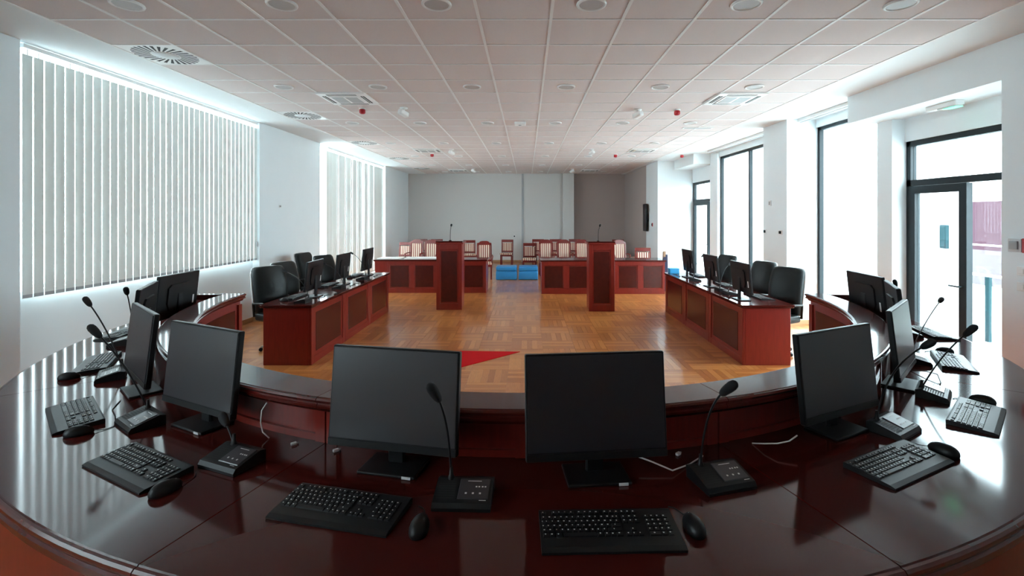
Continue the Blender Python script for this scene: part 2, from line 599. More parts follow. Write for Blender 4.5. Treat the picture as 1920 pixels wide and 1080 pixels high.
def glazed_door(name, x, y0, y1, ymid, label, zt=2.84, zr=2.25):
    t = thing(name, label, 'door', kind='structure')
    d = .08
    b = MB()
    b.box(x, x + d, y0, y0 + .07, 0, zt)
    b.box(x, x + d, y1 - .07, y1, 0, zt)
    b.box(x, x + d, y0, y1, zt - .07, zt)
    b.box(x, x + d, y0, y1, zr, zr + .08)
    b.build('frame', 'anthracite', t)
    MB().box(x + .035, x + .045, y0 + .07, y1 - .07, zr + .08, zt - .07).build('pane', 'glass', t)
    # hinged leaf
    lf = MB()
    a0, a1 = ymid, y1 - .07
    lf.box(x - .02, x + .05, a0, a0 + .10, 0.01, zr - .005)
    lf.box(x - .02, x + .05, a1 - .09, a1, 0.01, zr - .005)
    lf.box(x - .02, x + .05, a0 + .10, a1 - .09, zr - .10, zr - .005)
    lf.box(x - .02, x + .05, a0 + .10, a1 - .09, 0.01, .13)
    leaf = lf.build('door_leaf', 'anthracite', t)
    MB().box(x + .01, x + .02, a0 + .10, a1 - .09, .13, zr - .10).build('pane', 'glass', leaf)
    h = MB().tube([(x - .02, a0 + .05, 1.05), (x - .075, a0 + .05, 1.05), (x - .075, a0 + .17, 1.05)], .010)
    h.build('handle', 'anthracite', leaf)
    # fixed side light
    MB().box(x + .03, x + .04, y0 + .07, ymid, .1, zr).build('pane', 'glass', t)
    MB().box(x, x + .06, y0 + .07, ymid, 0, .1).build('bottom_rail', 'anthracite', t)
    return t


glazed_door('door_1', 5.02, 4.5, 6.35, 5.46, 'large dark framed glazed terrace door with transom light')
glazed_door('door_2', 5.02, 12.85, 14.5, 13.25, 'far narrow glazed door beneath the small bulkhead')

# ------------------------------------------------------------------ outside
g = MB().box(5.2, 60, -30, 60, -.25, -.05).build('terrace_ground', 'terrace')
tag(g, 'pale concrete terrace outside the glazed door', 'terrace', kind='structure')
g = MB().box(-60, -5.1, -30, 60, -.6, -.4).build('yard_ground', 'terrace')
tag(g, 'pale paved yard outside the blinded windows', 'ground', kind='structure')
g = MB().box(8.0, 8.1, 8.85, 40, -.05, 9).build('exterior_wall', 'extwall')
tag(g, 'white rendered building wall seen through the door glass', 'building', kind='structure')
g = MB().box(12.5, 16, 2, 16, -.05, 2.25).build('exterior_block', 'mauve')
tag(g, 'mauve rendered low wall seen beyond the terrace railing', 'building', kind='structure')
lamp = thing('wall_lantern', 'small teal grey box lamp on the white wall outside the door', 'lamp', (8.0, 9.16, 1.46))
MB().box(-.07, -.003, -.075, .075, -.225, .225, .01).build('housing', 'teal', lamp)
MB().box(-.085, -.07, -.055, .055, -.19, .19, .004).build('diffuser', 'teal', lamp)


def railing(x, y0, y1, zt, label, posts, zg=.08):
    t = thing('terrace_railing', label, 'railing', (x, 0, -.05))
    MB().box(-.03, .03, y0, y1, zt - .035 + .05, zt + .05, .008).build('handrail', 'white', t)
    for p in posts:
        MB().box(-.025, .025, p - .03, p + .03, 0, zt - .035 + .05).build('post', 'teal', t)
    for a, c in zip(posts[:-1], posts[1:]):
        MB().box(-.005, .005, a + .04, c - .04, zg + .05, zt - .08).build('pane', 'glass', t)


railing(7.0, 4.4, 8.7, .97, 'near glass railing with teal posts outside the terrace door', [4.5, 5.9, 7.28, 8.65])
railing(10.2, 4.4, 8.7 + 3.0, 1.22, 'farther glass railing in front of the mauve wall outside', [5.2, 7.6, 10.0, 11.5])

# ------------------------------------------------------------------ council ring desk
RC = Vector((-.015, 4.97, 0))
DT = 0.86            # worktop height
SEG = [(-87.5, -52.2), (-52.2, -17.3), (-17.3, 17.0), (17.0, 52.0), (52.0, 87.5)]
SEGL = ['curved mahogany desk section along the blinded window side, at the ring end',
        'curved mahogany desk section between the front and the blinded side',
        'front curved mahogany desk section under the two foremost monitors',
        'curved mahogany desk section between the front and the terrace door side',
        'curved mahogany desk section beside the terrace door, at the ring end']
for s_, (a0, a1) in enumerate(SEG):
    t = thing('curved_desk', SEGL[s_], 'desk', RC, 0, 'sections of the horseshoe council desk')
    g_ = .035
    a, c = a0 + g_, a1 - g_
    # worktop with a moulded outer edge
    MB().ringsweep([(2.945, DT - .03), (2.945, DT), (3.744, DT), (3.748, DT - .004), (3.748, DT - .03)], a, c, 20).build('worktop', 'top', t, smooth=35)
    prof = [(3.70, DT - .031), (3.7485, DT - .031), (3.7485, DT - .003), (3.758, DT - .004), (3.765, DT - .011), (3.766, DT - .020), (3.759, DT - .029), (3.759, DT - .036),
            (3.767, DT - .041), (3.767, DT - .055), (3.757, DT - .061), (3.757, DT - .076), (3.70, DT - .076)]
    MB().ringsweep(prof, a, c, 20).build('edge_moulding', 'edge', t, smooth=25)
    # raised ledge with moulding on both sides
    zl = 1.085
    MB().ringsweep([(2.835, zl - .018), (2.835, zl), (3.015, zl), (3.015, zl - .018)], a, c, 20).build('ledge', 'top', t, smooth=25)
    prof = [(3.016, zl - .002), (3.024, zl - .004), (3.030, zl - .012), (3.026, zl - .021), (3.018, zl - .026), (3.018, zl - .033), (3.024, zl - .038), (3.022, zl - .048),
            (3.004, zl - .055), (2.992, zl - .072), (2.946, zl - .072), (2.946, zl - .019), (3.016, zl - .019)]
    MB().ringsweep(prof, a, c, 20).build('ledge_moulding', 'edge', t, smooth=25)
    MB().ringsweep([(5.85 - r, z) for r, z in prof], a, c, 20).build('ledge_moulding', 'edge', t, smooth=25)
    MB().ringsweep([(2.880, .0), (2.945, .0), (2.945, zl - .019), (2.905, zl - .019), (2.880, zl - .075)], a, c, 20).build('modesty_panel', 'body', t, smooth=35)
    # stiles and rails on the user side, above the worktop
    mid = (a + c) / 2
    for st in (a + .55, mid, c - .55):
        MB().ringsweep([(2.944, DT), (2.966, DT), (2.966, zl - .073), (2.944, zl - .073)], st - .5, st + .5, 2).build('stile', 'body', t)
    MB().ringsweep([(2.944, DT), (2.960, DT), (2.960, DT + .03), (2.944, DT + .03)], a + 1.05, c - 1.05, 18).build('rail', 'body', t)
    # inner face towards the hall: raised frames with burl panels
    for p0, p1 in ((a + 1.2, mid - .6), (mid + .6, c - 1.2)):
        MB().ringsweep([(2.872, .16), (2.881, .16), (2.881, .93), (2.872, .93)], p0 + 1, p1 - 1, 8).build('inset_panel', 'inset', t)
    for st in (a + .6, mid, c - .6):
        MB().ringsweep([(2.862, .1), (2.881, .1), (2.881, .98), (2.862, .98)], st - .58, st + .58, 2).build('stile', 'body', t)
    MB().ringsweep([(2.858, 0), (2.881, 0), (2.881, .12), (2.858, .12)], a, c, 18).build('plinth', 'body', t)
    # outer front
    MB().ringsweep([(3.70, 0), (3.735, 0), (3.735, DT - .076), (3.70, DT - .076)], a, c, 20).build('front_panel', 'body', t, smooth=35)
    for st in (a + .5, mid, c - .5):
        MB().ringsweep([(3.734, 0), (3.746, 0), (3.746, DT - .077), (3.734, DT - .077)], st - .45, st + .45, 2).build('stile', 'body', t)
    for aa in (a + .3, c - .3):
        MB().ringsweep([(2.945, .02), (3.70, .02), (3.70, DT - .031), (2.945, DT - .031)], aa - .2, aa + .2, 1).build('side_panel', 'body', t)
    # raised end screen at the two open ends of the ring
    if s_ in (0, 4):
        e = a - .0 if s_ == 0 else c
        sg = 1 if s_ == 0 else -1
        MB().ringsweep([(2.946, DT), (3.64, DT), (3.64, zl - .05), (2.946, zl - .05)], *sorted((e, e + sg * .5)), 2).build('end_screen', 'body', t)
        MB().ringsweep([(3.032, zl - .05), (3.70, zl - .05), (3.70, zl), (3.032, zl)], *sorted((e, e + sg * 1.3)), 3).build('end_ledge', 'top', t)


def polar(ang, rad, z=DT):
    a = R(ang)
    return (rad * math.sin(a), RC.y - rad * math.cos(a), z)


# ------------------------------------------------------------------ monitors
def monitor(label, loc, yaw, cat_group, sticker=False, tilt=6.0, zc=.278):
    t = thing('monitor', label, 'monitor', loc, R(yaw), cat_group)
    W, Hh, D = .552, .398, .022
    rot = (R(-tilt), 0, 0)
    pc = (0, 0, zc)
    cpart('mon_body', 'casing', 'black', lambda b: b.box(-W / 2, W / 2, -.012, .016, -Hh / 2, Hh / 2, .004), t, pc, rot)
    cpart('mon_screen', 'screen', 'screen', lambda b: b.box(-W / 2 + .008, W / 2 - .008, -.0145, -.0115, -Hh / 2 + .034, Hh / 2 - .008), t, pc, rot)
    cpart('mon_chin', 'chin', 'key', lambda b: b.box(-W / 2 + .002, W / 2 - .002, -.0155, -.0115, -Hh / 2 + .002, -Hh / 2 + .030, .001), t, pc, rot)
    cpart('mon_hump', 'rear_housing', 'black', lambda b: b.prism([(-.13, -.12), (.13, -.12), (.16, -.06), (.16, .08), (.12, .11), (-.12, .11), (-.16, .08), (-.16, -.06)], 'y', .014, .030), t, pc, rot)
    cpart('mon_badge', 'badge', 'legend', lambda b: b.box(-.225, -.205, .016, .0172, -.11, -.03), t, pc, rot)
    cpart('mon_neck', 'neck', 'black', lambda b: b.box(-.035, .035, .016, .036, .008, .30, .006), t)
    cpart('mon_foot', 'base', 'black', lambda b: b.box(-.122, .122, -.075, .085, 0.0005, .013, .005, 2), t)
    if sticker:
        tag(cpart('mon_stick', 'sticker', 'legend', lambda b: b.box(.070, .106, -.0775, -.0752, .002, .012), t), 'small white sticker')
    return t


ML = 'monitors on the horseshoe desk'
MONS = [
    ((-.535, 1.93), -11.5, 'mauve-sheened monitor at front centre, microphone standing before its screen', True),
    ((.268, 1.865), 5.5, 'black front monitor squarely facing the viewer, nearest of all', True),
    ((-1.575, 2.325), -26, 'dark monitor turned slightly to the blinds, beside the white hanging cable', True),
    ((-2.23, 2.77), -41, 'narrow-looking monitor with bluish screen reflecting the blind', False),
    ((-2.94, 3.69), -63, 'edge-on monitor second from the blind-side end of the ring', False),
    ((-3.24, 4.445), -87, 'monitor seen from behind at the blind-side end of the ring', False),
    ((1.465, 2.265), 25.5, 'large dark monitor with bright top edge, turned slightly to the terrace door', False),
    ((2.246, 2.876), 44, 'slanted monitor with grey screen before the terrace door', False),
    ((2.87, 3.74), 61, 'edge-on monitor second from the door-side end of the ring', False),
    ((3.13, 4.42), 84, 'monitor seen from behind at the door-side end of the ring', False),
]
for (x, y), yaw, lab, st in MONS:
    monitor(lab, (x, y, DT), yaw, ML, st)


# ------------------------------------------------------------------ keyboards, mice, microphones
def kb_body(b):
    b.prism([(-.093, .0012), (.093, .0012), (.093, .022), (.086, .024), (-.075, .013), (-.093, .008)], 'x', -.22, .22)


def kb_z(y):
    return .013 + (y + .075) * (.011 / .161)


def key_list():
    ks = []
    rows = [(.070, .014), (.047, .017), (.028, .017), (.009, .017), (-.010, .017), (-.029, .017)]
    for ri, (yy, d) in enumerate(rows):
        if ri == 0:
            xs = [-.205] + [-.170 + .019 * k + (k // 4) * .009 for k in range(12)]
            for x in xs:
                ks.append((x, yy, .0165, d))
        elif ri == 5:
            x = -.2135
            for wd in (.022, .019, .022, .108, .022, .019, .019, .022):
                ks.append((x + wd / 2, yy, wd - .0025, d))
                x += wd
        else:
            off = (-.205, -.196, -.191, -.186)[ri - 1]
            n = (13, 12, 11, 10)[ri - 1]
            if ri > 1:
                ks.append(((-.2135 + off - .0095) / 2, yy, off - .0095 + .2135 - .0025, d))
            for k in range(n):
                ks.append((off + k * .019, yy, .0165, d))
            e = off + (n - .5) * .019
            ks.append(((e + .0395) / 2, yy, .0395 - e - .0025, d))
        # navigation block
        if ri in (0, 1, 2):
            for k in range(3):
                ks.append((.057 + .019 * k, yy, .0165, d))
        if ri == 4:
            ks.append((.076, yy, .0165, d))
        if ri == 5:
            for k in range(3):
                ks.append((.057 + .019 * k, yy, .0165, d))
        # number pad
        if ri >= 1:
            if ri == 5:
                ks.append((.1405, yy, .0355, d))
                ks.append((.169, yy, .0165, d))
            else:
                for k in range(3):
                    ks.append((.131 + .019 * k, yy, .0165, d))
            ks.append((.1905, yy, .0165, d))
    return ks


KEYS = key_list()
SL = math.atan2(.011, .161)


def kb_keys(b):
    for x, y, wd, d in KEYS:
        z = kb_z(y) - .001
        h = .0055
        pts = []
        for zz, k in ((0, 1.0), (h, .84)):
            for sx, sy in ((-1, -1), (1, -1), (1, 1), (-1, 1)):
                yy = y + sy * d / 2 * k
                pts.append((x + sx * (wd / 2 - (.0013 if k < 1 else 0)), yy, z + zz + (yy - y) * math.tan(SL)))
        b.poly(pts, [(4, 5, 6, 7), (0, 1, 5, 4), (1, 2, 6, 5), (2, 3, 7, 6), (3, 0, 4, 7)])


def kb_legend(b):
    rnd = random.Random(3)
    for x, y, wd, d in KEYS:
        if wd > .05:
            continue
        z = kb_z(y) + .0049
        s = .0020
        px, py = x - .0022 + rnd.uniform(-.001, .001), y + .0015 + rnd.uniform(-.001, .001)
        wx = s * rnd.uniform(.7, 1.3)
        b.poly([(px - wx / 1, py - s, z - s * .07), (px + wx, py - s, z - s * .07), (px + wx, py + s, z + s * .07), (px - wx, py + s, z + s * .07)], [(0, 1, 2, 3)])


def keyboard(label, loc, yaw, group):
    t = thing('keyboard', label, 'keyboard', loc, R(yaw), group)
    cpart('kb_body', 'keyboard_case', 'black', kb_body, t)
    tag(cpart('kb_keys', 'keys', 'key', kb_keys, t), kind='stuff')
    tag(cpart('kb_leg', 'key_lettering', 'legend', kb_legend, t), kind='stuff')
    for s in (-1, 1):
        cpart(('kb_foot', s), 'foot', 'black', lambda b: b.box(s * .17 - .012, s * .17 + .012, .070, .088, 0.0003, .004), t)
    return t


KG = 'keyboards on the horseshoe desk'
for x, y, yaw, lab in [
    (-.638, 1.645, -12.5, 'black keyboard below the mauve-sheened front monitor'),
    (.262, 1.529, 1.5, 'black keyboard below the black monitor squarely facing the viewer'),
    (-1.558, 1.92, -27, 'black keyboard at an angle on the blind-side front of the ring'),
    (-2.283, 2.421, -42, 'greyish-lit keyboard lying in the striped blind reflections'),
    (-2.93, 3.27, -60, 'farther keyboard by the blinds with a mouse beside its corner'),
    (1.51, 1.946, 26.5, 'black keyboard before the large dark monitor on the door side'),
    (2.26, 2.41, 42, 'keyboard lit pale by the door, mouse lying behind it'),
    (2.93, 3.30, 58, 'farther keyboard in the glare of the terrace door'),
]:
    keyboard(lab, (x, y, DT), yaw, KG)
for sgn, lab in ((-1, 'keyboard hidden behind the monitors at the blind-side ring end'), (1, 'keyboard behind the monitors at the door-side ring end')):
    keyboard(lab, polar(sgn * 76, 3.57), sgn * 76, KG)


def mouse_body(b):
    t = bmesh.new()
    bmesh.ops.create_uvsphere(t, u_segments=20, v_segments=12, radius=1)
    for v in t.verts:
        y = v.co.y
        v.co.x *= .031 * (1 - .12 * y)
        v.co.y *= .056
        v.co.z = max(v.co.z, -.25) * .034 * (1 - .15 * y) + .0095
        if v.co.z < .001:
            v.co.z = .001
    for f in t.faces:
        f.smooth = True
    b.join(t)


def mouse(label, loc, yaw, group, cable=None):
    t = thing('computer_mouse', label, 'mouse', loc, R(yaw), group)
    cpart('ms_body', 'mouse_body', 'black', mouse_body, t)
    cpart('ms_wheel', 'scroll_wheel', 'grey', lambda b: b.lathe([(.006, -.003), (.0085, -.002), (.0085, .002), (.006, .003)], (0, .030, .028), 12, 'x'), t)
    cpart('ms_btn', 'button_seam', 'dark', lambda b: b.tube([(0, .012, .0424), (0, .022, .0403), (0, .038, .0335), (0, .048, .0255)], .0009, 6), t)
    cpart('ms_cable', 'cable', 'black', lambda b: b.tube([(0, .052, .010), (-.003, .075, .004), (-.008, .095, .0025), (-.018, .112, .0025), (-.035, .122, .0025)], .0018, 6), t)
    return t


MG = 'mice on the horseshoe desk'
for x, y, yaw, lab in [
    (-.346, 1.548, -2, 'dark mouse by the keyboard of the mauve-sheened monitor'),
    (.538, 1.551, 6, 'black mouse next to the nearest front keyboard'),
    (-1.324, 1.76, -27, 'mouse at the corner of the angled blind-side keyboard'),
    (-2.071, 2.219, -60, 'shiny mouse overlapping the greyish-lit keyboard corner'),
    (-2.835, 2.973, -62, 'mouse beside the farther keyboard by the blinds'),
    (1.775, 2.045, 30, 'black mouse behind the front door-side keyboard corner'),
    (2.465, 2.597, 50, 'mouse behind the keyboard lit pale by the door'),
    (3.074, 3.533, 62, 'mouse behind the farthest keyboard in the door glare'),
]:
    mouse(lab, (x, y, DT), yaw, MG)


def unit_body(b):
    b.prism([(-.076, .001), (.07, .001), (.07, .045), (.045, .052), (-.066, .026), (-.076, .012)], 'x', -.102, .102)


def unit_grille(b):
    for k in range(9):
        y = -.05 + k * .0105
        z = .0265 + (y + .066) * (.026 / .111)
        b.poly([(-.092, y, z + .0016), (-.03, y, z + .0016), (-.03, y + .005, z + .0028), (-.092, y + .005, z + .0028)], [(0, 1, 2, 3)])


def unit_marks(b):
    def q(x, y, sx, sy):
        z = .0265 + (y + .066) * (.026 / .111) + .0035
        k = .234
        b.poly([(x - sx, y - sy, z - sy * k), (x + sx, y - sy, z - sy * k), (x + sx, y + sy, z + sy * k), (x - sx, y + sy, z + sy * k)], [(0, 1, 2, 3)])
    for x in (.01, .035, .06):
        q(x, -.028, .0035, .0035)
    for x in (.044, .054, .066, .076):
        q(x, .001, .003, .003)
    q(.035, .026, .025, .0015)
    q(.072, -.058, .012, .0012)


def unit_panel(b):
    def z(y):
        return .0265 + (y + .066) * (.026 / .111)
    b.poly([(-.018, -.05, z(-.05)), (.092, -.05, z(-.05)), (.092, .038, z(.038)), (-.018, .038, z(.038)),
            (-.016, -.048, z(-.05) + .003), (.090, -.048, z(-.05) + .003), (.090, .036, z(.038) + .003), (-.016, .036, z(.038) + .003)],
           [(4, 5, 6, 7), (0, 1, 5, 4), (1, 2, 6, 5), (2, 3, 7, 6), (3, 0, 4, 7)])


def bez(p0, p1, p2, n=14):
    return [tuple((1 - u) ** 2 * a + 2 * u * (1 - u) * b + u * u * c for a, b, c in zip(p0, p1, p2)) for u in [k / n for k in range(n + 1)]]


def mic_unit(label, loc, yaw, head, group, bend=.55):
    """head: world position of the microphone tip's middle"""
    t = thing('conference_microphone', label, 'microphone', loc, R(yaw), group)
    cpart('mu_body', 'base_unit', 'black', unit_body, t)
    cpart('mu_panel', 'control_panel', 'screen', unit_panel, t)
    cpart('mu_grille', 'speaker_grille', 'dark', unit_grille, t)
    tag(cpart('mu_marks', 'button_marks', 'led', unit_marks, t), kind='stuff')
    inv = Matrix.Translation(Vector(loc)) @ Matrix.Rotation(R(yaw), 4, 'Z')
    h = inv.inverted() @ Vector(head)
    p0 = Vector((-.055, .045, .045))
    k = .15 if bend > .5 else .42
    p1 = Vector((p0.x + (h.x - p0.x) * k, p0.y + (h.y - p0.y) * k, p0.z + (h.z - p0.z) * (bend + .22)))
    pts = bez(p0, p1, h)
    cpart('mu_socket', 'socket', 'black', lambda b: b.lathe([(.013, 0), (.013, .010), (.008, .022), (.006, .05)], (-.055, .045, .042), 14), t)
    MB().tube(pts, .0042, 8).build('gooseneck', 'black', t)
    d = (Vector(pts[-1]) - Vector(pts[-3])).normalized()
    pr = [(-.042, .006), (-.038, .010), (-.024, .0150), (.0, .0180), (.022, .0185), (.036, .0155), (.044, .008), (.046, .002)]
    MB().tube([h + d * a for a, _ in pr], [q for _, q in pr], 14).build('foam_windshield', 'foam', t)
    return t


UG = 'microphones on the horseshoe desk'
for mi, (x, y, yaw, head, lab) in enumerate([
    (-.224, 1.715, -2, (-.331, 1.72, 1.238), 'gooseneck microphone standing out against the mauve-sheened front monitor'),
    (.735, 1.825, 15, (.742, 1.77, 1.235), 'gooseneck microphone between the black front monitor and its door-side neighbour'),
    (-1.203, 1.965, -22, (-1.33, 2.11, .975), 'low microphone unit in front of the dark blind-side monitor'),
    (-1.878, 2.335, -35, (-2.15, 2.39, 1.295), 'lower and larger-headed of the two microphones crossing before the blinds'),
    (-2.603, 3.01, -53, (-2.91, 3.18, 1.30), 'slender microphone with its bent neck before the white sill wall'),
    (-3.19, 3.80, -70, (-3.02, 3.62, 1.30), 'small distant microphone head peeping above the edge-on blind-side monitor'),
    (1.724, 2.26, 32, (1.945, 2.33, 1.247), 'microphone leaning outward past the slanted grey-screened monitor'),
    (2.284, 2.70, 46, (2.40, 2.60, 1.248), 'microphone standing over the keyboards in front of the terrace door'),
    (2.70, 3.33, 58, (3.25, 3.77, 1.205), 'distant microphone stretched towards the glazed door leaf'),
    (3.22, 4.06, 72, (3.30, 4.3, 1.262), 'microphone barely visible behind the farther door-side monitors'),
]):
    mic_unit(lab, (x, y, DT), yaw, head, UG, .55 if mi in (0, 1, 6) else .40)


# loose cables on the ring
def cable(label, pts, m='white', r=.003, group=None):
    o = MB().tube(pts, r, 6)
    n = 'cable'
    t = o.build(n, m)
    tag(t, label, 'cable', group)


z_ = DT + .003
cable('white cable running out from under the black front monitor', [(.45, 1.93, z_ + .04), (.50, 1.91, z_ + .03), (.57, 1.88, z_ + .012), (.66, 1.95, z_), (.74, 2.02, z_)])
cable('white cable hanging down the panel beside the dark blind-side monitor', [(-1.20, 2.215, 1.01), (-1.215, 2.20, .98), (-1.215, 2.19, .93), (-1.20, 2.18, .89), (-1.17, 2.18, z_)])
cable('pale cable loop beside the large dark door-side monitor', [(1.00, 2.13, z_), (1.03, 2.08, .885), (1.07, 2.05, .90), (1.12, 2.05, .91), (1.165, 2.07, .925)])
cable('black cable snaking from the blind-side microphone towards the greyish keyboard', [(-2.22, 2.62, z_), (-2.16, 2.5, z_), (-2.085, 2.43, z_), (-2.04, 2.38, z_)], 'black', .0025)
cable('black cable tangle behind the slanted door-side monitor', [(2.50, 3.13, z_), (2.53, 3.04, .885), (2.54, 2.97, .89), (2.50, 2.90, z_), (2.46, 2.86, z_)], 'black', .003)
for q, lab in (((-1.03, 2.12), 'small white cable plug lying near the dark blind-side monitor'), ((-.82, 2.06), 'small white cable plug left of the mauve-sheened monitor'),
               ((.64, 2.03), 'small white cable plug behind the microphone at the black front monitor')):
    p = thing('cable_plug', lab, 'plug', (q[0], q[1], DT), .7)
    MB().box(-.012, .012, -.007, .007, .0005, .012, .002).build('plug_body', 'white', p)
    MB().tube([(.011, 0, .006), (.02, 0, .006)], .004, 8).build('collar', 'grey', p)

# ------------------------------------------------------------------ side desk rows
DH = .755


def row_desk(side, k, label):
    """side -1 / +1; inner face towards the hall; local frame = world metres"""
    y0 = 5.985 + 1.115 * k
    y1 = y0 + 1.112
    xi, xo = (side * 2.70, side * 3.29)
    t = thing('straight_desk', label, 'desk', (side * 3.0, (y0 + y1) / 2, 0), 0, 'straight desks along the two sides')
    def L(xa, xb, ya, yb, za, zb, name, m, b=.003):
        xa, xb = sorted((xa - side * 3.0, xb - side * 3.0))
        yc = (y0 + y1) / 2
        return MB().box(xa, xb, ya - yc, yb - yc, za, zb, b).build(name, m, t)
    oy0 = .03 if k == 0 else 0
    oy1 = .03 if k == 2 else 0
    L(xi - side * .03, xo + side * .04, y0 - oy0 + .001, y1 + oy1 - .001, DH - .024, DH, 'worktop', 'top', .004)
    L(xi - side * .022, xo + side * .03, y0 - oy0 * .7 + .001, y1 + oy1 * .7 - .001, DH - .040, DH - .024, 'edge_moulding', 'top', .003)
    L(xi, xi + side * .025, y0 + .002, y1 - .002, 0, DH - .04, 'front_panel', 'body')
    L(xi + side * .025, xo, y0 + .002, y0 + .03, 0, DH - .04, 'side_panel', 'body')
    L(xi + side * .025, xo, y1 - .03, y1 - .002, 0, DH - .04, 'side_panel', 'body')
    L(xi - side * .012, xi, y0 + .002, y0 + .085, 0, DH - .04, 'stile', 'body')
    L(xi - side * .012, xi, y1 - .085, y1 - .002, 0, DH - .04, 'stile', 'body')
    L(xi - side * .006, xi, y0 + .15, y1 - .15, .14, DH - .12, 'inset_panel', 'inset')
    L(xi - side * .010, xi, y0 + .085, y1 - .085, 0, .09, 'plinth', 'body')
    return t


for side, nm in ((-1, 'blind-side'), (1, 'window-side')):
    for k, w_ in enumerate(['nearest', 'middle', 'farthest']):
        row_desk(side, k, f'red mahogany straight desk, {w_} of the three in the {nm} row')

RG = 'monitors on the straight desks'
for k, (y, x) in enumerate([(6.58, -2.92), (7.74, -2.97), (8.93, -2.97)]):
    monitor(f'monitor seen from behind on the {["nearest", "middle", "farthest"][k]} blind-side straight desk', (x, y, DH), -90 + 3 * (k == 0), RG, zc=.30)
for k, (y, x) in enumerate([(6.36, 2.84), (7.5, 2.88), (8.62, 2.9)]):
    monitor(f'monitor seen from behind on the {["nearest", "middle", "farthest"][k]} window-side straight desk', (x, y, DH), 90, RG, zc=.30)
for side, nm in ((-1, 'blind-side'), (1, 'window-side')):
    for k, y in enumerate([6.55, 7.68, 8.85]):
        w_ = ['nearest', 'middle', 'farthest'][k]
        keyboard(f'flat keyboard on the {w_} {nm} straight desk', (side * 3.17, y - .03, DH), side * 90, 'keyboards on the straight desks')
        mouse(f'small mouse on the {w_} {nm} straight desk', (side * 3.15, y + .32 * (1 if side > 0 else -1), DH), side * 90, 'mice on the straight desks')
        yy, hx, hy, hz = {-1: [(6.16, 3.20, 6.35, 1.13), (7.33, 3.15, 7.42, 1.13), (8.36, 3.14, 8.60, 1.19)],
                          1: [(6.78, 3.05, 6.72, 1.12), (7.08, 3.02, 7.16, 1.14), (8.20, 3.04, 8.3, 1.17)]}[side][k]
        mic_unit(f'gooseneck microphone on the {w_} {nm} straight desk', (side * 2.87, yy, DH), side * 90,
                 (side * hx, hy, hz), 'microphones on the straight desks')
        cable(f'black cable lying along the edge of the {w_} {nm} straight desk',
              [(side * 2.74, y - .2, DH + .003), (side * 2.80, y - .1, DH + .003), (side * 2.76, y + .02, DH + .003), (side * 2.82, y + .12, DH + .003), (side * 2.75, y + .2, DH + .003)], 'black', .003)
b_ = thing('plastic_box', 'light blue plastic box at the far end of the window-side desks', 'box', (2.82, 9.23, DH), 0)
MB().box(-.09, .09, -.07, .07, 0, .085, .006).build('box_body', 'lblue', b_)
MB().box(-.095, .095, -.075, .075, .085, .095, .003).build('lid', 'lblue', b_)


# ------------------------------------------------------------------ leather armchairs
def cushion(b, w_, d_, h_, r_, c=(0, 0, 0)):
    b.box(c[0] - w_ / 2, c[0] + w_ / 2, c[1] - d_ / 2, c[1] + d_ / 2, c[2] - h_ / 2, c[2] + h_ / 2, r_, 4)


def back_mesh(b):
    """gently curved upholstered backrest, wider at the shoulders"""
    prof = [(0, .20, 0), (.05, .222, .0), (.2, .235, -.02), (.38, .242, -.015), (.52, .238, .015), (.60, .228, .035), (.635, .205, .045), (.648, .165, .048)]
    n = 9
    fr, bk = [], []
    for z, hw, dy in prof:
        fr.append([b.bm.verts.new((hw * (2 * i / (n - 1) - 1), dy - .045 - .018 * (1 - (2 * i / (n - 1) - 1) ** 2) + .03 * (abs(2 * i / (n - 1) - 1)) ** 6, z)) for i in range(n)])
        bk.append([b.bm.verts.new((hw * (2 * i / (n - 1) - 1), dy + .03, z)) for i in range(n)])
    m = len(prof)
    for j in range(m - 1):
        for i in range(n - 1):
            b.bm.faces.new([fr[j][i], fr[j][i + 1], fr[j + 1][i + 1], fr[j + 1][i]])
            b.bm.faces.new([bk[j][i + 1], bk[j][i], bk[j + 1][i], bk[j + 1][i + 1]])
        b.bm.faces.new([fr[j][0], fr[j + 1][0], bk[j + 1][0], bk[j][0]])
        b.bm.faces.new([fr[j + 1][n - 1], fr[j][n - 1], bk[j][n - 1], bk[j + 1][n - 1]])
    for i in range(n - 1):
        b.bm.faces.new([fr[0][i + 1], fr[0][i], bk[0][i], bk[0][i + 1]])
        b.bm.faces.new([fr[m - 1][i], fr[m - 1][i + 1], bk[m - 1][i + 1], bk[m - 1][i]])


def back_shell(b):
    for s in (-1, 1):
        b.tube([(s * .20, .045, .0), (s * .235, .03, .2), (s * .245, .035, .38), (s * .232, .065, .56), (s * .20, .085, .632)], .013, 8)
    b.tube([(-.20, .085, .632), (0, .09, .645), (.20, .085, .632)], .013, 8)


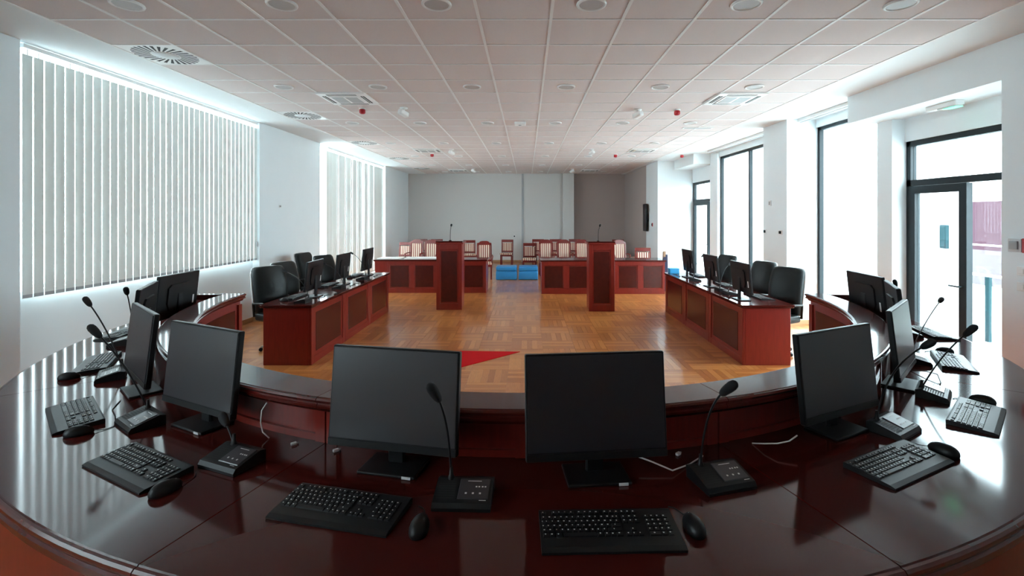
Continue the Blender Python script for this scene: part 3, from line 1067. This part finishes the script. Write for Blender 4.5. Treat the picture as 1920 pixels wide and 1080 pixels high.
def office_chair(label, loc, yaw):
    t = thing('swivel_armchair', label, 'chair', loc, yaw, 'black leather chairs at the straight desks')
    cpart('oc_seat', 'seat', 'leather', lambda b: cushion(b, .50, .50, .10, .035, (0, -.02, .47)), t, smooth=60)
    cpart('oc_back', 'backrest', 'leather', back_mesh, t, (0, .24, .50), (R(-4), 0, 0), smooth=70)
    cpart('oc_shell', 'back_frame', 'shell', back_shell, t, (0, .24, .50), (R(-4), 0, 0))
    for s in (-1, 1):
        cpart(('oc_arm', s), 'armrest', 'black', lambda b: b.tube([(s * .26, .21, .48), (s * .285, .19, .66), (s * .285, -.02, .68), (s * .28, -.14, .66), (s * .25, -.15, .45)], .017, 8), t)
    cpart('oc_col', 'gas_column', 'black', lambda b: b.lathe([(.045, .0), (.045, .04), (.026, .05), (.026, .22), (.018, .22), (.018, .34), (.09, .35), (.09, .37)], (0, 0, .055), 16), t)
    for k in range(5):
        a = 2 * PI * k / 5
        p = cpart('oc_star', 'leg', 'chrome', lambda b: b.tube([(.03, 0, .085), (.16, 0, .075), (.25, 0, .058)], [.018, .016, .012], 8), t, (0, 0, 0), (0, 0, a))
        cpart('oc_cast', 'caster', 'black', lambda b: b.lathe([(.020, -.018), (.025, -.014), (.025, .014), (.020, .018)], (.25, 0, .0255), 12, 'y'), p)
    return t


for (x, y), yaw, lab in [
    ((-3.43, 6.70), R(58), 'black leather swivel armchair at the viewer end of the blind-side desks'),
    ((-3.50, 7.42), R(74), 'narrow-turned black leather armchair, second along the blind-side desks'),
    ((-3.42, 8.68), R(72), 'black leather armchair behind the middle blind-side monitor'),
    ((-4.02, 9.25), R(80), 'black leather armchair half hidden behind another, next to the wall'),
    ((3.38, 6.58), R(-62), 'black leather swivel armchair at the viewer end of the window-side desks'),
    ((3.44, 7.49), R(-74), 'black leather armchair, second along the window-side desks'),
    ((3.36, 8.72), R(-76), 'black leather armchair farthest along the window-side desks'),
]:
    # local front is -y; positive yaw turns the chair towards +x
    office_chair(lab, (x, y, 0), yaw)


# ------------------------------------------------------------------ back desks and lecterns
def panel_desk(label, x0, x1, y, npan, hgt=.80, depth=.62, ext=0):
    t = thing('panelled_desk', label, 'desk', ((x0 + x1) / 2, y, 0), 0, 'panelled desks across the hall')
    cx = (x0 + x1) / 2
    a, c = x0 - cx, x1 - cx
    a0 = a
    a += ext
    if ext:
        MB().box(a0, a, 0, .03, 0, hgt - .045).build('front_panel', 'body', t)
    MB().box(a0 - .03, c + .03, -.03, depth + .03, hgt - .03, hgt, .005).build('worktop', 'top', t)
    MB().box(a0 - .015, c + .015, -.018, depth + .018, hgt - .045, hgt - .03, .003).build('edge_moulding', 'body', t)
    MB().box(a, c, 0, .03, 0, hgt - .045).build('front_panel', 'body', t)
    for e in (a0, c - .03):
        MB().box(e, e + .03, .03, depth, 0, hgt - .045).build('side_panel', 'body', t)
    wd = (c - a) / npan
    for i in range(npan + 1):
        x = a + wd * i
        xa, xb = max(a, x - .06), min(c, x + .06)
        MB().box(xa, xb, -.014, .0, .12, hgt - .12, .003).build('stile', 'body', t)
    MB().box(a, c, -.014, 0, hgt - .12, hgt - .045, .003).build('top_rail', 'body', t)
    MB().box(a, c, -.014, 0, 0, .12, .003).build('bottom_rail', 'body', t)
    for i in range(npan):
        MB().box(a + wd * i + .085, a + wd * (i + 1) - .085, -.006, 0, .145, hgt - .145, .003).build('inset_panel', 'inset', t)
    return t


panel_desk('long panelled mahogany desk with white card sheets on top, blind side', -3.66, -.985, 11.56, 4, ext=.30)
panel_desk('long panelled mahogany desk on the window side of the hall', .345, 3.28, 11.42, 5)
for q, (x, y, wx, wy, rz, lab) in enumerate([(-2.5, 11.9, .5, .22, .03, 'flat white card sheet near the podium on the blind-side panelled desk'),
                                            (-3.36, 11.86, .28, .2, -.05, 'white card sheet at the wall end of the panelled desk')]):
    o = MB().box(-wx, wx, -wy, wy, 0, .022, .003).build('card_sheet', 'paper', None, (x, y, .80), (0, 0, rz))
    tag(o, lab, 'card')


def lectern(label, x0, x1, y, h=1.36, depth=.5):
    t = thing('lectern', label, 'lectern', ((x0 + x1) / 2, y, 0), 0, 'pair of tall lecterns')
    hw = (x1 - x0) / 2
    MB().box(-hw + .02, hw - .02, .015, depth, .0, h - .06).build('body', 'body', t)
    MB().box(-hw - .02, hw + .02, -.02, depth + .02, h - .06, h - .03, .004).build('top_moulding', 'body', t)
    MB().prism([(-.01, h - .03), (depth + .01, h - .03), (depth + .01, h - .024), (-.01, h + .0)], 'x', -hw - .01, hw + .01).build('sloping_top', 'top', t)
    for s in (-1, 1):
        xa, xb = sorted((s * hw, s * (hw - .075)))
        MB().box(xa, xb, 0, .016, 0, h - .06, .003).build('stile', 'body', t)
    MB().box(-hw + .075, hw - .075, 0, .016, h - .17, h - .06, .003).build('top_rail', 'body', t)
    MB().box(-hw + .075, hw - .075, 0, .016, 0, .13, .003).build('bottom_rail', 'body', t)
    MB().box(-hw + .10, hw - .10, .008, .016, .16, h - .20, .003).build('inset_panel', 'inset', t)
    return t


lectern('tall panelled mahogany lectern on the blind side', -1.79, -1.285, 9.48)
lectern('tall panelled mahogany lectern on the window side', 1.205, 1.705, 9.33)
for x, y, hx, lab in ((-1.55, 9.7, -.03, 'gooseneck microphone rising from the blind-side lectern'), (1.42, 9.55, 0, 'gooseneck microphone rising from the window-side lectern')):
    t = thing('lectern_microphone', lab, 'microphone', (x, y, 1.3485), 0, 'lectern microphones')
    MB().lathe([(.03, .002), (.03, .012), (.01, .02)], (0, 0, 0), 14).build('socket', 'black', t)
    MB().tube([(0, 0, .015), (0, 0, .12), (.005, -.005, .22), (.025, -.04, .31)], .005, 8).build('gooseneck', 'black', t)
    MB().tube([(.022, -.034, .295), (.027, -.042, .31), (.033, -.052, .335), (.036, -.058, .348)], [.008, .019, .019, .006], 12).build('foam_windshield', 'foam', t)


# ------------------------------------------------------------------ wooden chairs with striped upholstery
def arch(b):
    b.prism([(-.215, 0), (.215, 0), (.215, .07), (.15, .085), (.13, .115), (.07, .135), (-.07, .135), (-.13, .115), (-.15, .085), (-.215, .07)], 'y', -.016, .016)


def wooden_chair(label, loc, yaw, arched=False):
    hgt = 1.10 if arched else .96
    t = thing('wooden_chair', label, 'chair', loc, yaw, 'striped wooden chairs at the back of the hall')
    for s in (-1, 1):
        cpart(('wc_post', s, arched), 'rear_leg', 'chairwood', lambda b: b.prism([(.17, 0), (.205, 0), (.20, .45), (.245, hgt - .1), (.215, hgt - .1), (.165, .45)], 'x', s * .20 - .018, s * .20 + .018), t)
        cpart(('wc_leg', s), 'front_leg', 'chairwood', lambda b: b.prism([(-.215, 0), (-.185, 0), (-.175, .43), (-.22, .43)], 'x', s * .195 - .020, s * .195 + .020), t)
    cpart(('wc_apron',), 'apron', 'chairwood', lambda b: b.box(-.21, .21, -.21, .19, .37, .43, .005), t)
    cpart(('wc_seat',), 'seat', 'stripe', lambda b: b.box(-.225, .225, -.23, .17, .431, .49, .02, 2), t)
    cpart(('wc_back', arched), 'backrest', 'stripe', lambda b: b.box(-.175, .175, -.02, .018, 0, hgt - .10 - .57, .008), t, (0, .195, .55), (R(-4.5), 0, 0))
    if arched:
        cpart(('wc_crest', 1), 'crest_rail', 'chairwood', arch, t, (0, .232, hgt - .135), (R(-4), 0, 0))
        for s in (-1, 1):
            cpart(('wc_arm', s), 'armrest', 'chairwood', lambda b: b.tube([(s * .215, .21, .68), (s * .235, .05, .69), (s * .24, -.16, .67), (s * .22, -.19, .55), (s * .205, -.19, .42)], .018, 6), t)
    else:
        cpart(('wc_crest', 0), 'crest_rail', 'chairwood', lambda b: b.box(-.22, .22, -.016, .016, 0, .10, .006), t, (0, .232, hgt - .10), (R(-4), 0, 0))
    cpart(('wc_low', 0), 'lower_rail', 'chairwood', lambda b: b.box(-.19, .19, .165, .195, .50, .55, .004), t)
    return t


CH = [
    (-4.12, 15.9, -10, False, 'striped wooden chair nearest the far blind, low and plain-topped'),
    (-3.52, 15.0, -8, True, 'arched striped armchair above the white card sheets, nearer the blind'),
    (-3.98, 17.9, 0, False, 'plain striped chair peeping over the arched armchair by the blind'),
    (-3.00, 14.8, -4, True, 'arched striped armchair just blind-side of the first lectern'),
    (-3.40, 17.9, 0, False, 'plain striped chair in the last row behind the first lectern'),
    (-2.06, 17.2, 8, False, 'striped chair immediately inside the first lectern'),
    (-1.25, 14.1, 6, True, 'arched striped armchair at the inner end of the blind-side desk'),
    (-.74, 17.6, -4, False, 'lone striped chair standing clear behind the blue cushions'),
    (.085, 15.4, -3, False, 'plain striped chair with visible seat beside the narrow wall strip'),
    (.60, 14.9, 2, True, 'arched striped armchair at the inner end of the window-side desk'),
    (1.17, 14.9, 3, True, 'arched striped armchair, middle of three left of the second lectern'),
    (1.73, 14.9, 0, True, 'arched striped armchair touching the second lectern from the inner side'),
    (.42, 17.9, 0, False, 'far striped chair between the plain chair and the first armchair'),
    (1.08, 17.9, 0, False, 'far striped chair between the first and middle armchairs'),
    (1.80, 17.9, 0, False, 'far striped chair by the wall column beside the second lectern'),
    (2.86, 14.6, 5, True, 'arched striped armchair on the window side of the second lectern'),
    (3.28, 15.9, 60, False, 'striped chair turned sideways near the corner of the side wall'),
    (3.22, 13.15, -2, False, 'bright red low striped chair at the window end of the desk'),
    (3.40, 17.7, 0, False, 'darkest striped chair in the far corner below the wall screen'),
]
for x, y, yw, ar, lab in CH:
    wooden_chair(lab, (x, y, 0), R(yw), ar)


# blue cushions on the floor between the panelled desks
for x0, x1, lab in ((-.90, -.29, 'blue vinyl floor cushion nearer the blind side'), (-.24, .32, 'blue vinyl floor cushion nearer the window side')):
    t = thing('floor_cushion', lab, 'cushion', ((x0 + x1) / 2, 13.85, 0), 0, 'blue cushions between the panelled desks')
    hw = (x1 - x0) / 2
    MB().box(-hw, hw, 0, .55, 0.0, .25, .03, 3).build('lower_block', 'blue', t, smooth=50)
    MB().box(-hw + .005, hw - .005, .0, .55, .252, .38, .03, 3).build('upper_block', 'blue', t, smooth=50)

t = thing('folded_stand', 'dark navy folded stand leaning at the end of the panelled desk', 'stand', (3.42, 11.9, 0), 0)
MB().prism([(-.10, 0), (.06, 0), (.02, .86), (-.06, .90)], 'x', -.05, .05).build('cover', 'navy', t)
MB().prism([(-.06, .82), (.02, .78), (.0, .96), (-.08, .98)], 'x', -.055, -.0).build('top_board', 'tan', t)

# red cloth on the parquet
o = MB().prism([(-.095, 6.57), (-1.5, 6.64), (-1.62, 5.9), (-1.38, 5.37)], 'z', .0006, .006).build('red_cloth', 'carpet')
tag(o, 'bright red cloth lying on the parquet behind the front monitor', 'cloth')


# ------------------------------------------------------------------ vertical blinds
def blind(label, x, y0, y1, zb, zt, pitch=.107, wd=.0885, ang=-4):
    t = thing('vertical_blind', label, 'blind', (x, y0, 0), 0)
    L = y1 - y0
    MB().box(-.022, .022, 0, L, zt + .055, zt + .095, .004).build('headrail', 'white', t)
    n = int(round(L / pitch))
    rnd = random.Random(int(y0 * 10))
    for i in range(n):
        a = R(ang + rnd.uniform(-3.5, 3.5))
        y = pitch * (i + .5)
        s = cpart(('slat', zb, zt, wd), 'slat', 'slat', lambda b: b.box(-.0008, .0008, -wd / 2, wd / 2, zb, zt), t, (0, y, 0), (0, 0, a))
        cpart(('slatw', zb), 'weight', 'grey', lambda b: b.box(-.0025, .0025, -wd / 2 + .003, wd / 2 - .003, zb + .004, zb + .035), s)
        cpart(('slath', zt), 'hanger', 'white', lambda b: b.box(-.001, .001, -.004, .004, zt - .005, zt + .06), s)
    MB().tube([(.03, L - .03, zt + .06), (.03, L - .03, zb + .32)], .003, 6).build('pull_chain', 'white', t)
    MB().lathe([(.008, 0), (.014, .01), (.014, .07), (.006, .09)], (.03, L - .03, zb + .24), 12).build('chain_weight', 'grey', t)
    return t


blind('large white vertical slat blind on the nearer window', -4.77, 4.53, 8.46, 1.08, 3.405)
blind('white vertical slat blind on the added window behind the viewer', -4.77, -2.58, 1.38, 1.08, 3.405, .107, .084)  # unseen, added with its window to moderate the light from behind
blind('farther white vertical slat blind reaching to the floor', -4.77, 11.42, 15.95, .12, 3.405)
for y0, y1, lab in ((6.68, 8.2, 'slim white curtain track above the window next to the door'), (9.06, 12.3, 'slim white curtain track above the two-light window')):
    t = thing('curtain_track', lab, 'track', (4.66, y0, CEIL), 0)
    MB().box(-.04, .04, 0, y1 - y0, -.055, 0, .004).build('rail', 'white', t)
    MB().box(-.012, .012, .02, y1 - y0 - .02, -.062, -.05).build('groove', 'grey', t)

# ------------------------------------------------------------------ ceiling fittings
for ri, y in enumerate(LIGHT_Y):
    for ci, x in enumerate(LIGHT_X):
        t = thing('downlight', f'round recessed downlight, {ORD[ci]} from the blinds in the {ORD[ri]} row from the viewer', 'ceiling light', (x, y, CEIL + .004), 0, 'recessed downlights')
        cpart('dl_trim', 'trim_ring', 'white', lambda b: b.tube([(.105 * math.cos(2 * PI * k / 28), .105 * math.sin(2 * PI * k / 28), -.006) for k in range(29)], .012, 8, False), t)
        cpart('dl_refl', 'reflector', 'mirror', lambda b: b.lathe([(.096, -.010), (.085, -.004), (.05, -.0012), (.02, -.0005)], (0, 0, 0), 28), t)
        cpart('dl_lamp', 'lamp_cover', 'board', lambda b: b.lathe([(.05, -.0020), (.045, -.005), (.01, -.0065)], (0, 0, 0), 20), t)


def slot(b):
    a = .128
    c, s = math.cos(R(22)), math.sin(R(22))
    pts = [(0, -.007), (.16, -.015), (.16, .015), (0, .007)]
    b.poly([(a + u * c - v * s, u * s + v * c, -.0008) for u, v in pts], [(0, 1, 2, 3)])


for i, (x, y) in enumerate(VENTS):
    t = thing('ceiling_diffuser', f'square swirl air diffuser, {ORD[i]} from the viewer along the blinds', 'air vent', (x, y, CEIL), 0, 'swirl diffusers beside the blinds')
    cpart('sd_plate', 'plate', 'white', lambda b: b.box(-.289, .289, -.289, .289, 0, .028, .003), t)
    for k in range(28):
        cpart('sd_slot', 'slot', 'dark', slot, t, (0, 0, 0), (0, 0, 2 * PI * k / 28))
    cpart('sd_hub', 'hub', 'board', lambda b: b.lathe([(.115, .0), (.113, -.003), (.03, -.004)], (0, 0, 0), 28), t)

for i, (x, y) in enumerate(ACS):
    nm = ['nearest', 'nearest', 'middle', 'middle', 'farthest', 'farthest'][i]
    sd = 'blind-side' if x < 0 else 'window-side'
    t = thing('ceiling_cassette', f'white ceiling air-conditioning cassette, {nm} on the {sd}', 'air conditioner', (x, y, CEIL), 0, 'ceiling air-conditioning cassettes')
    cpart('ac_frame', 'panel', 'white', lambda b: b.box(-.33, .33, -.33, .33, -.022, .026, .008), t)
    for k in range(4):
        f = cpart('ac_slot', 'outlet', 'dark', lambda b: b.box(-.20, .20, -.285, -.235, -.0235, -.0215), t, (0, 0, 0), (0, 0, k * PI / 2))
        cpart('ac_flap', 'flap', 'white', lambda b: b.box(-.195, .195, -.263, -.257, -.0265, -.0235), f)
    cpart('ac_grille', 'grille', 'white', lambda b: b.box(-.205, .205, -.205, .205, -.030, -.0215, .004), t)
    for s in (-1, 1):
        g_ = cpart(('ac_mesh', s), 'filter_mesh', 'grey', lambda b: b.box(s * .095 - .08, s * .095 + .08, -.16, .16, -.0315, -.029), t)


def red_sounder(label, x, y):
    t = thing('alarm_sounder', label, 'alarm', (x, y, CEIL), 0, 'red alarm sounders')
    cpart('as_base', 'base', 'white', lambda b: b.lathe([(.05, .004), (.05, -.012), (.045, -.018)], (0, 0, 0), 16), t)
    cpart('as_body', 'horn', 'red', lambda b: b.lathe([(.04, -.018), (.046, -.03), (.046, -.07), (.035, -.085), (.015, -.09)], (0, 0, 0), 16), t)


red_sounder('red alarm sounder beside the nearest blind-side cassette', -2.52, 7.35)
red_sounder('red alarm sounder beside the nearest window-side cassette', 2.33, 7.45)
red_sounder('red alarm sounder beside the middle blind-side cassette', -2.52, 12.75)
red_sounder('red alarm sounder beside the middle window-side cassette', 2.38, 12.9)
red_sounder('red alarm sounder near the far bulkhead over the side door', 4.18, 12.95)


def camera_dome(label, x, y, yaw):
    t = thing('ceiling_camera', label, 'camera', (x, y, CEIL), R(yaw), 'ceiling cameras')
    cpart('cd_plate', 'mount', 'white', lambda b: b.lathe([(.06, .004), (.06, -.012), (.02, -.016), (.018, -.05)], (0, 0, 0), 16), t)
    cpart('cd_body', 'camera_body', 'white', lambda b: b.box(-.045, .045, -.10, .07, -.12, -.045, .018, 3), t, (0, 0, 0), (R(14), 0, 0), smooth=50)
    cpart('cd_lens', 'lens', 'dark', lambda b: b.lathe([(.026, 0), (.026, .008), (.012, .01)], (0, -.108, -.082), 14, 'y'), t, (0, 0, 0), (R(14), 0, 0))


camera_dome('white ceiling camera beside the nearest blind-side cassette', -1.88, 7.32, 150)
camera_dome('white ceiling camera on the window-side half, nearest row', 1.72, 7.45, -150)
camera_dome('white ceiling camera on the blind-side half, middle row', -1.88, 12.0, 150)
camera_dome('white ceiling camera on the window-side half, middle row', 1.62, 12.0, -150)
camera_dome('white ceiling camera on the blind-side half, far row', -1.9, 17.0, 150)
camera_dome('white ceiling camera on the window-side half, far row', 1.6, 17.0, -150)
t = thing('access_point', 'small square box on the ceiling midline among the downlights', 'ceiling box', (-.12, 8.5, CEIL), 0)
MB().box(-.10, .10, -.10, .10, -.045, .004, .012, 2).build('housing', 'white', t)
MB().lathe([(.03, -.045), (.028, -.05), (.01, -.052)], (0, 0, 0), 16).build('cover', 'grey', t)
t = thing('linear_vent', 'short linear air slot near the window bay border', 'air vent', (3.2, 9.0, CEIL + .003), 0)
MB().box(-.28, .28, -.06, .06, -.012, .004, .003).build('frame', 'white', t)
MB().box(-.25, .25, -.035, .035, -.014, -.011).build('slot', 'grey', t)

# emergency light below the bulkhead over the door
t = thing('emergency_light', 'white emergency light with green lit end under the door bulkhead', 'emergency light', (4.74, 5.45, 3.14), 0)
MB().box(-.05, .05, -.2, .2, -.055, 0, .008, 2).build('housing', 'white', t)
MB().box(-.045, .045, -.19, .05, -.07, -.054, .006).build('diffuser', 'shell', t)
MB().box(-.045, .045, -.19, -.03, -.0725, -.0695).build('exit_marker', 'green', t)

# ------------------------------------------------------------------ wall fittings
t = thing('wall_screen', 'black screen mounted on the side wall by the far corner', 'screen', (3.95, 15.72, 1.79), 0)
MB().box(-.10, -.06, -.22, .22, -.44, .44, .006).build('casing', 'black', t)
MB().box(-.104, -.0995, -.20, .20, -.42, .42).build('display', 'screen', t)
MB().box(-.062, .0, -.12, .12, -.12, .12).build('bracket', 'black', t)


def small_plate(name, label, cat, loc, sy, sz, m='white', knob=None, kmat='dark', sgn=-1, group=None):
    t = thing(name, label, cat, loc, 0, group)
    x0, x1 = sorted((0, sgn * .014))
    MB().box(x0, x1, -sy / 2, sy / 2, -sz / 2, sz / 2, .003).build('plate', m, t)
    if knob:
        kx0, kx1 = sorted((sgn * .013, sgn * knob))
        MB().box(kx0, kx1, -sy / 3.2, sy / 3.2, -sz / 3.2, sz / 3.2, .003).build('face', kmat, t)


small_plate('call_point', 'red fire call point on the side wall below the wall screen', 'call point', (3.95, 15.1, 1.57), .11, .11, 'red', .03, 'dark')
small_plate('wall_socket', 'socket with dark plug on the pier, farther of two', 'socket', (WR, 8.95, 1.57), .08, .08, 'white', .035)
small_plate('wall_socket', 'socket with dark plug on the pier, nearer of two', 'socket', (WR, 8.40, 1.57), .08, .08, 'white', .035)
small_plate('thermostat', 'small white thermostat high on the pier', 'thermostat', (WR, 8.78, 2.09), .08, .10, 'white', .02, 'grey')
small_plate('wall_sensor', 'small round-cornered sensor on the wall between the blinds', 'sensor', (WL, 9.15, 2.04), .05, .05, 'white', .03, 'grey', 1)
small_plate('alarm_box', 'grey alarm box on the wall beside the terrace door', 'alarm box', (WR, 4.37, 1.60), .12, .12, 'shell', .03, 'grey')
small_plate('call_point', 'red fire call point beside the grey alarm box', 'call point', (WR, 4.26, 1.60), .09, .13, 'red', .03, 'red')
small_plate('light_switch', 'upper white light switch beside the terrace door', 'switch', (WR, 4.31, 1.37), .08, .08, 'white', .02, 'white')
small_plate('light_switch', 'lower white light switch beside the terrace door', 'switch', (WR, 4.31, 1.23), .08, .08, 'white', .02, 'white')
t = thing('wall_socket', 'small dark socket low on the far wall behind the lone chair', 'socket', (-.50, YB, 1.48 - .45), 0)
MB().box(-.04, .04, -.012, 0, -.04, .04, .003).build('plate', 'white', t)
MB().box(-.028, .028, -.03, -.011, -.028, .028, .003).build('face', 'dark', t)
